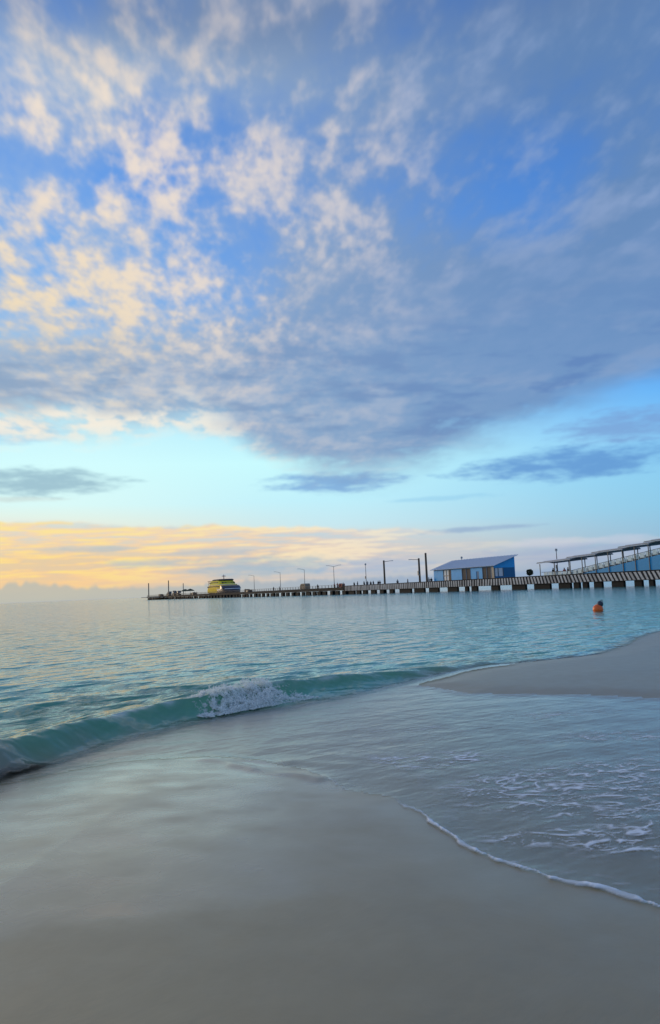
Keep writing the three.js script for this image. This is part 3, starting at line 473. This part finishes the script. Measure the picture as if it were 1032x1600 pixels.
// ---------------------------------------------------------------- poles and lamps along the pier: s, across, height above the deck
{
  const lampPole = (s, w, h, kind, label) => {
    const o = onPier(thing('street_lamp', label, 'street lamp'), s, w, DECK);
    part(o, 'base', new THREE.CylinderGeometry(0.2, 0.26, 0.4, 10).translate(0, 0.2, 0), MAT.steel);
    part(o, 'pole', rod(0, 0.3, 0, 0, h, 0, 0.11, 0.06), MAT.pole);
    const arm = (dir) => { const a = part(o, 'arm', new THREE.TubeGeometry(new THREE.QuadraticBezierCurve3(new THREE.Vector3(0, h - 0.15, 0), new THREE.Vector3(dir * 0.5, h + 0.2, -dir * 0.6), new THREE.Vector3(dir * 1.35, h + 0.35, -dir * 1.5)), 8, 0.045, 6), MAT.pole); part(a, 'lamp_head', rbox(0.6, 0.12, 0.24, 0.05).rotateY(0.83).translate(dir * 1.45, h + 0.33, -dir * 1.62), MAT.lamp); };
    if (kind > 0) arm(1); if (kind > 1) arm(-1);
    if (kind === 0) { const c = part(o, 'lamp_head', new THREE.SphereGeometry(0.26, 12, 8).translate(0, h + 0.2, 0), MAT.lamp); part(c, 'cap', new THREE.CylinderGeometry(0.05, 0.3, 0.14, 10).translate(0, h + 0.42, 0), MAT.steel); part(o, 'box', rbox(0.34, 0.7, 0.3, 0.04, 0, h * 0.45, -0.16), MAT.steel); }
    return place(o);
  };
  lampPole(203.1, 4, 6.8, 1, 'slim street lamp on the pier just right of the yellow ferry');
  lampPole(173.6, 4, 7.0, 1, 'slim street lamp on the pier beside two standing people');
  lampPole(150.6, 4, 7.1, 1, 'street lamp with one curved arm above the parked van');
  lampPole(127.0, 4, 7.1, 2, 'street lamp with two arms on the middle of the pier');
  lampPole(103.6, 3, 6.4, 0, 'lamp post with a round head standing among the crowd on the pier');
  lampPole(63.2, 7.6, 5.9, 0, 'lamp post whose head rises above the roof of the blue hall');
  lampPole(31.0, 7.6, 5.6, 0, 'lamp post with a round head rising through the canopy of the ramp');
  const post = (s, w, h, r, arm, label, mat) => {
    const o = onPier(thing('mooring_pole', label, 'pole'), s, w, DECK);
    part(o, 'pole', rod(0, -0.1, 0, 0, h, 0, r, r * 0.86, 12), mat);
    part(o, 'cap', new THREE.CylinderGeometry(r * 0.7, r * 0.95, 0.12, 12).translate(0, h + 0.06, 0), MAT.steel);
    if (arm) { const a = part(o, 'arm', rod(0, h - 0.25, 0, arm * 1.5, h - 0.1, -arm * 1.3, 0.06), MAT.pole); part(a, 'lamp_head', rbox(0.7, 0.16, 0.3, 0.06).rotateY(0.7).translate(arm * 1.7, h - 0.1, -arm * 1.5), MAT.lamp); }
    return place(o);
  };
  post(89.1, 0.9, 6.9, 0.26, -1, 'thick brown pole with a short lamp arm to its right', MAT.wood);
  const p2 = post(71.6, 0.9, 6.5, 0.26, 1, 'thick brown pole with a lamp arm to its left and a box halfway up', MAT.wood); part(p2, 'box', rbox(0.5, 1.1, 0.4, 0.05, -0.1, 3.0, -0.3), MAT.steel);
  post(68.4, 0.9, 7.6, 0.27, 0, 'tallest bare brown pole, next to the left end of the blue hall', MAT.wood);
  post(402, 0.9, 8.9, 0.34, 0, 'lone pole at the far left tip of the pier', MAT.pole);
  post(344.5, 0.9, 9.0, 0.3, 0, 'slim pole near the far end of the pier, left of the ferry', MAT.pole);
  post(318, 3, 6.6, 0.22, 0, 'short thin pole among the cargo close to the left of the ferry', MAT.pole);
}

// ---------------------------------------------------------------- the ferry moored behind the pier
function loft(rings) {                                   // closed rings of the same length, capped
  const n = rings[0].length, pos = rings.flat().flatMap((p) => p), idx = [];
  for (let j = 0; j + 1 < rings.length; j++) for (let i = 0; i < n; i++) { const a = j * n + i, b = j * n + (i + 1) % n, c = a + n, e = b + n; idx.push(a, b, e, a, e, c); }
  for (const [j, flip] of [[0, 1], [rings.length - 1, 0]]) { const c = pos.length / 3, o = [0, 0, 0]; for (let i = 0; i < n; i++) for (let k = 0; k < 3; k++) o[k] += rings[j][i][k] / n; pos.push(...o); for (let i = 0; i < n; i++) { const a = j * n + i, b = j * n + (i + 1) % n; idx.push(...(flip ? [a, c, b] : [a, b, c])); } }
  const g = new THREE.BufferGeometry(); g.setAttribute('position', new THREE.Float32BufferAttribute(pos, 3)); g.setIndex(idx);
  const out = toCreasedNormals(g, 0.6); out.setAttribute('uv', new THREE.Float32BufferAttribute(new Float32Array(out.attributes.position.count * 2), 2)); return out;
}
{
  const ferry = onPier(thing('passenger_ferry', 'yellow two deck passenger ferry with a dark hull moored behind the pier', 'ferry'), 269.7, 11.0);
  const ring = (y, a, b, w, nose, round) => {            // outline at height y: x from a (near end) to b (far end), half width w, how far the near end is drawn out, how round
    const out = []; for (let i = 0; i < 36; i++) { const t = i / 36 * 2 * Math.PI, c = Math.cos(t), s = Math.sin(t), e = 2 / round; const x = Math.sign(c) * Math.pow(Math.abs(c), e), z = Math.sign(s) * Math.pow(Math.abs(s), e); out.push([(a + b) / 2 + x * (b - a) / 2 - (x < 0 ? nose * (1 - Math.abs(z)) : 0), y, 5 + z * w]); } return out.reverse();
  };
  part(ferry, 'hull', loft([ring(-0.4, 1, 30, 4.2, 1, 4), ring(1.0, 0.2, 31, 4.8, 1.6, 4), ring(3.0, -0.6, 31.5, 5.2, 2.4, 4), ring(4.1, -0.4, 31.5, 5.2, 2.2, 4)]), MAT.navy);
  part(ferry, 'cabin', loft([ring(2.4, 6.0, 31.6, 5.26, 0.6, 5), ring(4.1, 5.0, 31.6, 5.3, 0.8, 5), ring(5.4, 3.2, 31, 5.0, 1.2, 5), ring(6.4, 5.0, 30.8, 4.7, 1.0, 5)]), MAT.yellow);
  part(ferry, 'bow_shield', loft([ring(4.1, 0.1, 8, 5.05, 1.4, 3), ring(5.3, 1.6, 8, 4.9, 1.2, 3), ring(5.9, 3.2, 8, 4.6, 0.8, 3)]), MAT.navy);
  const up = part(ferry, 'upper_cabin', loft([ring(6.4, 6.5, 29.5, 4.5, 0.9, 5), ring(7.4, 8.0, 29.0, 4.4, 0.8, 5), ring(8.5, 10.0, 28.5, 4.0, 0.6, 5)]), MAT.lime);
  part(ferry, 'roof', loft([ring(8.5, 9.2, 25, 4.1, 0.6, 5), ring(8.9, 9.2, 25, 4.2, 0.6, 5), ring(9.25, 10.0, 24, 3.6, 0.4, 5)]), MAT.dark);
  part(ferry, 'white_band', loft([ring(6.3, 4.6, 31, 4.78, 1.0, 5), ring(6.5, 4.7, 31, 4.82, 1.0, 5)]), MAT.white);
  part(ferry, 'hull_stripe', loft([ring(4.05, -0.5, 31.6, 5.24, 2.2, 4), ring(4.3, -0.3, 31.6, 5.24, 2.1, 4)]), MAT.white);
  for (let k = 0; k < 9; k++) { part(ferry, 'window', rbox(1.9, 0.75, 0.1, 0.04, 8.5 + k * 2.4, 5.45, 0.02), MAT.dark); if (k < 7) part(up, 'window', rbox(1.7, 0.6, 0.12, 0.04, 12.4 + k * 2.3, 7.55, 0.66), MAT.dark); }
  for (let k = -2; k <= 2; k++) part(up, 'windscreen', rbox(0.12, 0.7, 1.2, 0.04).rotateZ(-0.8).translate(8.0 - 0.78 * (1 - Math.abs(k) / 5.4), 7.35, 5 + k * 1.45), MAT.dark);
  const mast = part(ferry, 'mast', merged([rod(15, 9.2, 5, 15.4, 11.6, 5, 0.22, 0.1), rod(15.2, 10.6, 3.9, 15.2, 10.6, 6.1, 0.07), rbox(0.9, 0.24, 0.9, 0.06, 15.3, 10.9, 5)]), MAT.rust); part(mast, 'radar', rbox(0.3, 0.18, 1.8, 0.05, 15, 11.0, 5), MAT.white);
  part(ferry, 'stern_canopy', merged([box(4, 0.14, 8.4, 29, 8.6, 5), rod(30.6, 6.4, 1.2, 30.6, 8.6, 1.2, 0.09), rod(30.6, 6.4, 8.8, 30.6, 8.6, 8.8, 0.09), rod(27.4, 6.4, 1.0, 27.4, 8.6, 1.0, 0.09)]), MAT.dark);
  place(ferry);
}
// ---------------------------------------------------------------- people: one continuous body each, clothed
function fleshed(bones, lo, size, res, grow = 0) {       // bones: [x0 y0 z0 r0 x1 y1 z1 r1]; the smooth union of tapered capsules
  const mc = new MarchingCubes(res, new THREE.MeshBasicMaterial(), false, false, 200000); mc.isolation = 0;
  const step = 2 / res;
  for (let k = 0; k < res; k++) for (let j = 0; j < res; j++) for (let i = 0; i < res; i++) {
    const x = lo[0] + ((i * step - 1) + 1) / 2 * size, y = lo[1] + ((j * step - 1) + 1) / 2 * size, z = lo[2] + ((k * step - 1) + 1) / 2 * size;
    let s = 0;
    for (const b of bones) { const dx = b[4] - b[0], dy = b[5] - b[1], dz = b[6] - b[2], l = dx * dx + dy * dy + dz * dz || 1e-9, t = clamp(((x - b[0]) * dx + (y - b[1]) * dy + (z - b[2]) * dz) / l); const q = Math.hypot(x - b[0] - t * dx, y - b[1] - t * dy, z - b[2] - t * dz) - lerp(b[3], b[7], t) - grow; s += Math.exp(-q / 0.018); }
    mc.field[i + j * res + k * res * res] = 0.018 * Math.log(Math.max(s, 1e-30));
  }
  mc.update();
  const n = mc.count, p = new Float32Array(n * 3), m = new Float32Array(n * 3);
  for (let i = 0; i < n; i++) for (let c = 0; c < 3; c++) { p[i * 3 + c] = lo[c] + (mc.positionArray[i * 3 + c] + 1) / 2 * size; m[i * 3 + c] = mc.normalArray[i * 3 + c]; }
  const g = new THREE.BufferGeometry(); g.setAttribute('position', new THREE.BufferAttribute(p, 3)); g.setAttribute('normal', new THREE.BufferAttribute(m, 3)); return g;
}
const CLOTH = { skin: std(0.30, 0.17, 0.11, 0.6), hair: std(0.015, 0.012, 0.01, 0.7), navy: std(0.02, 0.025, 0.05, 0.9), black: std(0.018, 0.018, 0.02, 0.9), white: std(0.6, 0.6, 0.62, 0.9), red: std(0.4, 0.09, 0.09, 0.9), grey: std(0.12, 0.12, 0.13, 0.9), denim: std(0.04, 0.06, 0.12, 0.9) };
function poseBones(arm, stride) {
  const t = [[0, 0.98, 0, 0.135, 0, 1.2, 0, 0.125], [0, 1.2, 0, 0.13, 0, 1.38, 0, 0.12], [-0.14, 1.4, 0, 0.07, 0.14, 1.4, 0, 0.07]], l = [], a = [], head = [[0, 1.42, 0, 0.055, 0, 1.53, 0.01, 0.052], [0, 1.60, 0.015, 0.085, 0, 1.68, 0.0, 0.088], [0, 1.59, 0.10, 0.018, 0, 1.57, 0.105, 0.02]];
  for (const s of [-1, 1]) {
    const st = s * stride;
    l.push([s * 0.09, 0.95, 0, 0.095, s * 0.10, 0.50, st * 0.5, 0.06], [s * 0.10, 0.50, st * 0.5, 0.058, s * 0.10, 0.09, st, 0.04]);
    const e = [s * 0.25, 1.13, arm * 0.10], hnd = arm > 0.5 ? [s * 0.12, 1.2, 0.30] : [s * 0.25, 0.88, 0.10];
    a.push([s * 0.19, 1.39, 0, 0.055, ...e, 0.042], [...e, 0.04, ...hnd, 0.03]);
    head.push([...hnd, 0.036, hnd[0], hnd[1] - 0.08, hnd[2] + 0.03, 0.03]);
    head.push([s * 0.10, 0.05, st - 0.02, 0.042, s * 0.11, 0.035, st + 0.16, 0.035]);
  }
  return { t, l, a, head };
}
function makePerson(arm, stride, shirt, trousers) {
  const { t, l, a, head } = poseBones(arm, stride), o = new THREE.Group(), lo = [-0.95, -0.05, -0.95];
  part(o, 'body', fleshed([...t, ...l, ...a, ...head], lo, 1.9, 72), CLOTH.skin);
  part(o, 'shirt', fleshed([...t, ...a.filter((_, i) => i % 2 === 0)], lo, 1.9, 56, 0.022), shirt);
  part(o, 'trousers', fleshed([[0, 0.96, 0, 0.14, 0, 1.0, 0, 0.135], ...l], lo, 1.9, 56, 0.02), trousers);
  part(o, 'hair', fleshed([[0, 1.68, -0.02, 0.092, 0, 1.72, -0.01, 0.085], [0, 1.6, -0.055, 0.06, 0, 1.66, -0.05, 0.07]], lo, 1.9, 72, 0.01), CLOTH.hair);
  return o;
}
{
  const base = [makePerson(0, 0.02, CLOTH.navy, CLOTH.black), makePerson(1, 0.05, CLOTH.black, CLOTH.denim), makePerson(0, 0.16, CLOTH.grey, CLOTH.navy)];
  const PEOPLE = [   // s, across, pose, turn, upper clothing, label
    [107.7, 1.2, 0, 0.4, 'black', 'person in black, leftmost of the crowd at the start of the striped wall'], [106.3, 1.6, 1, 2.6, 'navy', 'person in dark blue, second from the left in the crowd by the round headed lamp'], [101.5, 1.2, 2, -1.2, 'black', 'person walking just left of the round headed lamp post'],
    [100.8, 1.9, 1, 1.4, 'grey', 'person in grey standing at the foot of the round headed lamp post'], [97.4, 1.1, 0, -2.4, 'black', 'person in black just right of the round headed lamp post'], [98.3, 2.4, 2, 0.2, 'navy', 'person behind the group right of the round headed lamp post'],
    [93.3, 1.2, 0, 1.8, 'black', 'left one of two people left of the thick pole with a short arm'], [92.5, 1.3, 1, -1.6, 'navy', 'right one of two people left of the thick pole with a short arm'], [83.6, 1.6, 0, 0.8, 'grey', 'person alone right of the thick pole with a short arm'],
    [78.5, 1.6, 0, 2.8, 'navy', 'person alone left of the pole with a box halfway up'], [66.9, 0.5, 1, -0.8, 'navy', 'person in dark blue leaning by the left end of the blue hall'], [65.9, 0.5, 2, 1.0, 'black', 'person in black at the left corner of the blue hall'],
    [173.5, 1.2, 2, 1.6, 'black', 'person walking midway between the ferry and the parked van'], [167.6, 1.2, 0, -0.6, 'navy', 'person standing beside the slim lamp left of the parked van'], [121.5, 1.4, 0, 2.2, 'red', 'person in red at the foot of the two armed lamp'], [119.3, 1.4, 1, 0.6, 'red', 'person in red beside the luggage cart'], [116.1, 1.8, 2, -1.8, 'grey', 'person in grey right of the luggage cart'],
    [134.0, 1.4, 0, 0.9, 'black', 'person in black right of the parked van'], [208.5, 2.0, 0, 0.9, 'black', 'person in black near the bow of the ferry'], [284.4, 1.6, 2, 0.3, 'navy', 'person just left of the ferry stern'], [287.9, 1.2, 0, 1.3, 'grey', 'person in grey left of the ferry beside the cargo'],
    [27.8, 3.6, 0, 1.6, 'black', 'person in black under the lowest canopy bay, left one'], [27.4, 4.2, 1, -1.2, 'navy', 'person in dark blue beside the lamp post under the canopy'], [25.1, 3.9, 0, 0.5, 'red', 'person in red under the canopy, right of the lamp post'], [24.6, 4.3, 2, 2.0, 'black', 'person in black walking up the foot of the ramp'],
  ];
  for (const [s, w, p, turn, up, label] of PEOPLE) {
    const o = base[p].clone(); o.children[1].material = CLOTH[up];
    o.name = numbered('person'); tag(o, label, 'person', 'people on the pier'); onPier(o, s, w, s < 30 && s > 17 ? 2.06 : DECK, turn); o.scale.setScalar(0.97 + 0.08 * ((s * 7.3) % 1)); place(o);
  }
}
// ---------------------------------------------------------------- cargo, carts and a van on the pier
{
  const van = onPier(thing('parked_van', 'tan van with a rounded roof parked on the pier beneath the single arm lamp', 'van'), 147.3, 2.6, DECK);
  const body = [[-2.3, 0.5], [2.3, 0.5], [2.34, 1.0], [2.2, 1.35], [1.6, 2.0], [1.1, 2.2], [-1.9, 2.2], [-2.25, 1.9], [-2.34, 1.0]];
  part(van, 'body', new THREE.ExtrudeGeometry(new THREE.Shape(body.map((p) => new THREE.Vector2(...p))), { depth: 1.7, bevelEnabled: true, bevelSize: 0.08, bevelThickness: 0.08, bevelSegments: 2 }).translate(0, 0, -0.85), MAT.tan);
  for (const z of [-0.95, 0.95]) { part(van, 'window', box(0.9, 0.5, 0.03, 1.0, 1.68, z), MAT.dark); part(van, 'window', box(1.9, 0.5, 0.03, -0.7, 1.68, z), MAT.dark); }
  part(van, 'windscreen', box(0.05, 0.78, 1.5).rotateZ(0.74).translate(1.98, 1.68, 0), MAT.dark);
  for (const x of [-1.45, 1.45]) for (const z of [-0.82, 0.82]) { const w = part(van, 'wheel', new THREE.CylinderGeometry(0.36, 0.36, 0.24, 16).rotateX(Math.PI / 2).translate(x, 0.36, z), MAT.rubber); part(w, 'rim', new THREE.CylinderGeometry(0.2, 0.2, 0.26, 12).rotateX(Math.PI / 2).translate(x, 0.36, z), MAT.lamp); }
  for (const z of [-0.6, 0.6]) part(van, 'headlight', rbox(0.08, 0.16, 0.3, 0.03, 2.36, 0.9, z), MAT.lamp);
  place(van);
  const cart = onPier(thing('luggage_cart', 'rusty red luggage cart loaded with bags near the start of the striped wall', 'cart'), 118.0, 2.2, DECK);
  part(cart, 'bed', rbox(3.0, 0.14, 1.4, 0.04, 0, 0.55, 0), MAT.rust);
  for (const x of [-1.1, 1.1]) for (const z of [-0.6, 0.6]) part(cart, 'wheel', new THREE.CylinderGeometry(0.26, 0.26, 0.14, 12).rotateX(Math.PI / 2).translate(x, 0.26, z), MAT.rubber);
  for (const [x, z, h, m] of [[-1.0, 0, 0.9, MAT.red], [-0.2, 0.2, 0.7, MAT.rust], [0.5, -0.1, 1.0, MAT.red], [1.1, 0.1, 0.6, MAT.tan]]) part(cart, 'bag', rbox(0.72, h, 0.9, 0.1, x, 0.62 + h / 2, z), m);
  part(cart, 'handle', merged([rod(1.5, 0.6, -0.5, 1.9, 1.5, -0.5, 0.03), rod(1.5, 0.6, 0.5, 1.9, 1.5, 0.5, 0.03), rod(1.9, 1.5, -0.5, 1.9, 1.5, 0.5, 0.03)]), MAT.steel);
  place(cart);
  const stack = (s, w, n, seed, label) => {
    const o = onPier(thing('cargo_stack', label, 'cargo'), s, w, DECK), r = rng(seed);
    part(o, 'pallet', merged([box(5.2, 0.06, 2.2, 0, 0.15, 0), ...[-2.2, 0, 2.2].map((x) => box(0.2, 0.12, 2.2, x, 0.06, 0))]), MAT.wood);
    for (let i = 0; i < n; i++) { const h = 0.8 + r() * 0.8; const m = part(o, 'crate', rbox(1.1 + r() * 0.5, h, 1.6 + r() * 0.4, 0.05, -2.0 + (i % 4) * 1.35, 0.2 + h / 2 + (i >= 4 ? 1.35 : 0), (r() - 0.5) * 0.2), [MAT.dark, MAT.steel, MAT.shutter][i % 3]); m.rotation.y = (r() - 0.5) * 0.08; }
    return place(o);
  };
  stack(350, 2.4, 6, 3, 'dark stack of crates under the slim pole left of the ferry'); stack(338, 2.8, 7, 5, 'dark stack of crates right of the slim pole near the far end of the pier'); stack(327, 2.4, 6, 8, 'dark stack of crates left of the green sunshades');
  stack(370, 2.0, 4, 9, 'low dark stack of crates nearest the far tip of the pier'); stack(206, 2.4, 4, 12, 'low dark stack of crates right of the ferry'); stack(293, 2.2, 4, 15, 'dark stack of crates between the sunshades and the ferry');
  const shade = (s, w, label) => {
    const o = onPier(thing('sunshade', label, 'sunshade'), s, w, DECK);
    part(o, 'base', new THREE.CylinderGeometry(0.5, 0.55, 0.2, 12).translate(0, 0.1, 0), MAT.concrete);
    part(o, 'pole', rod(0, 0.2, 0, 0, 3.3, 0, 0.06), MAT.steel);
    const c = part(o, 'canopy', new THREE.LatheGeometry([[0.02, 3.5], [0.9, 3.25], [1.7, 2.85], [2.3, 2.5], [2.32, 2.3]].map((p) => new THREE.Vector2(...p)), 12), MAT.leaf); part(c, 'finial', new THREE.SphereGeometry(0.1, 8, 6).translate(0, 3.55, 0), MAT.steel);
    return place(o);
  };
  shade(314, 3.0, 'dark green sunshade, left one of the pair beyond the ferry stern'); shade(304, 3.2, 'dark green sunshade, right one of the pair beyond the ferry stern');
}
// ---------------------------------------------------------------- small round tree on the pier between the hall and the ramp
{
  const tree = onPier(thing('small_tree', 'small round dark tree in a pot between the blue hall and the ramp', 'tree'), 35.3, 4.2, DECK), r = rng(61);
  part(tree, 'pot', new THREE.LatheGeometry([[0.01, 0], [0.32, 0], [0.42, 0.55], [0.46, 0.55], [0.46, 0.62], [0.38, 0.62], [0.36, 0.5], [0.01, 0.5]].map((p) => new THREE.Vector2(...p)), 16), MAT.concrete);
  part(tree, 'trunk', merged([rod(0, 0.5, 0, 0.04, 1.4, 0, 0.09, 0.06), rod(0.04, 1.3, 0, 0.35, 1.95, 0.1, 0.05, 0.02), rod(0.04, 1.3, 0, -0.3, 2.0, -0.15, 0.05, 0.02), rod(0.02, 1.2, 0, 0.0, 2.1, 0.2, 0.05, 0.02)]), MAT.wood);
  const leaves = [];
  for (let i = 0; i < 1500; i++) {
    const th = r() * 6.283, z = r() * 2 - 1, q = Math.cbrt(0.25 + 0.75 * r()) * (0.82 + 0.28 * noise3(Math.cos(th) * 2, z * 2, Math.sin(th) * 2 + 5)), x = Math.cos(th) * Math.sqrt(1 - z * z) * q, y = z * q, w = Math.sin(th) * Math.sqrt(1 - z * z) * q;
    const g = new THREE.PlaneGeometry(0.17, 0.09).rotateX(r() * 6).rotateY(r() * 6).rotateZ(r() * 6); g.translate(x * 0.95, 1.95 + y * 0.88, w * 0.95); leaves.push(g);
  }
  part(tree, 'crown', mergeGeometries(leaves), new THREE.MeshStandardMaterial({ color: new THREE.Color().setRGB(0.035, 0.055, 0.03), roughness: 0.8, side: THREE.DoubleSide }));
  tree.scale.setScalar(0.85);
  place(tree);
}
// ---------------------------------------------------------------- the orange buoy afloat on the right
{
  const buoy = thing('marker_buoy', 'round orange buoy with a dark rounded top floating off the sand spit', 'buoy');
  const skin = new THREE.MeshPhysicalMaterial({ map: speckle(51, [0.80, 0.13, 0.015], 0.2, 1), roughness: 0.38 });
  part(buoy, 'float', new THREE.LatheGeometry(Array.from({ length: 19 }, (_, i) => { const t = i / 18 * 2.62; return new THREE.Vector2(Math.max(0.001, 0.25 * Math.sin(t) * (1 - 0.06 * Math.max(0, -Math.cos(t)))), -0.25 * Math.cos(t)); }), 28), skin);
  const top = part(buoy, 'top', new THREE.LatheGeometry([[0.001, 0.42], [0.06, 0.415], [0.11, 0.385], [0.14, 0.33], [0.145, 0.27], [0.14, 0.2], [0.13, 0.18]].map((p) => new THREE.Vector2(...p)), 24), MAT.navy);
  part(top, 'rope_eye', new THREE.TorusGeometry(0.05, 0.018, 8, 16).translate(0, 0.43, 0), MAT.navy);
  part(buoy, 'seam', new THREE.TorusGeometry(0.25, 0.008, 6, 32).rotateX(Math.PI / 2), skin);
  buoy.position.set(12.91, 0.13, -36.4); buoy.rotation.set(0.12, 0, -0.42); place(buoy);
}
renderer.render(scene, camera);
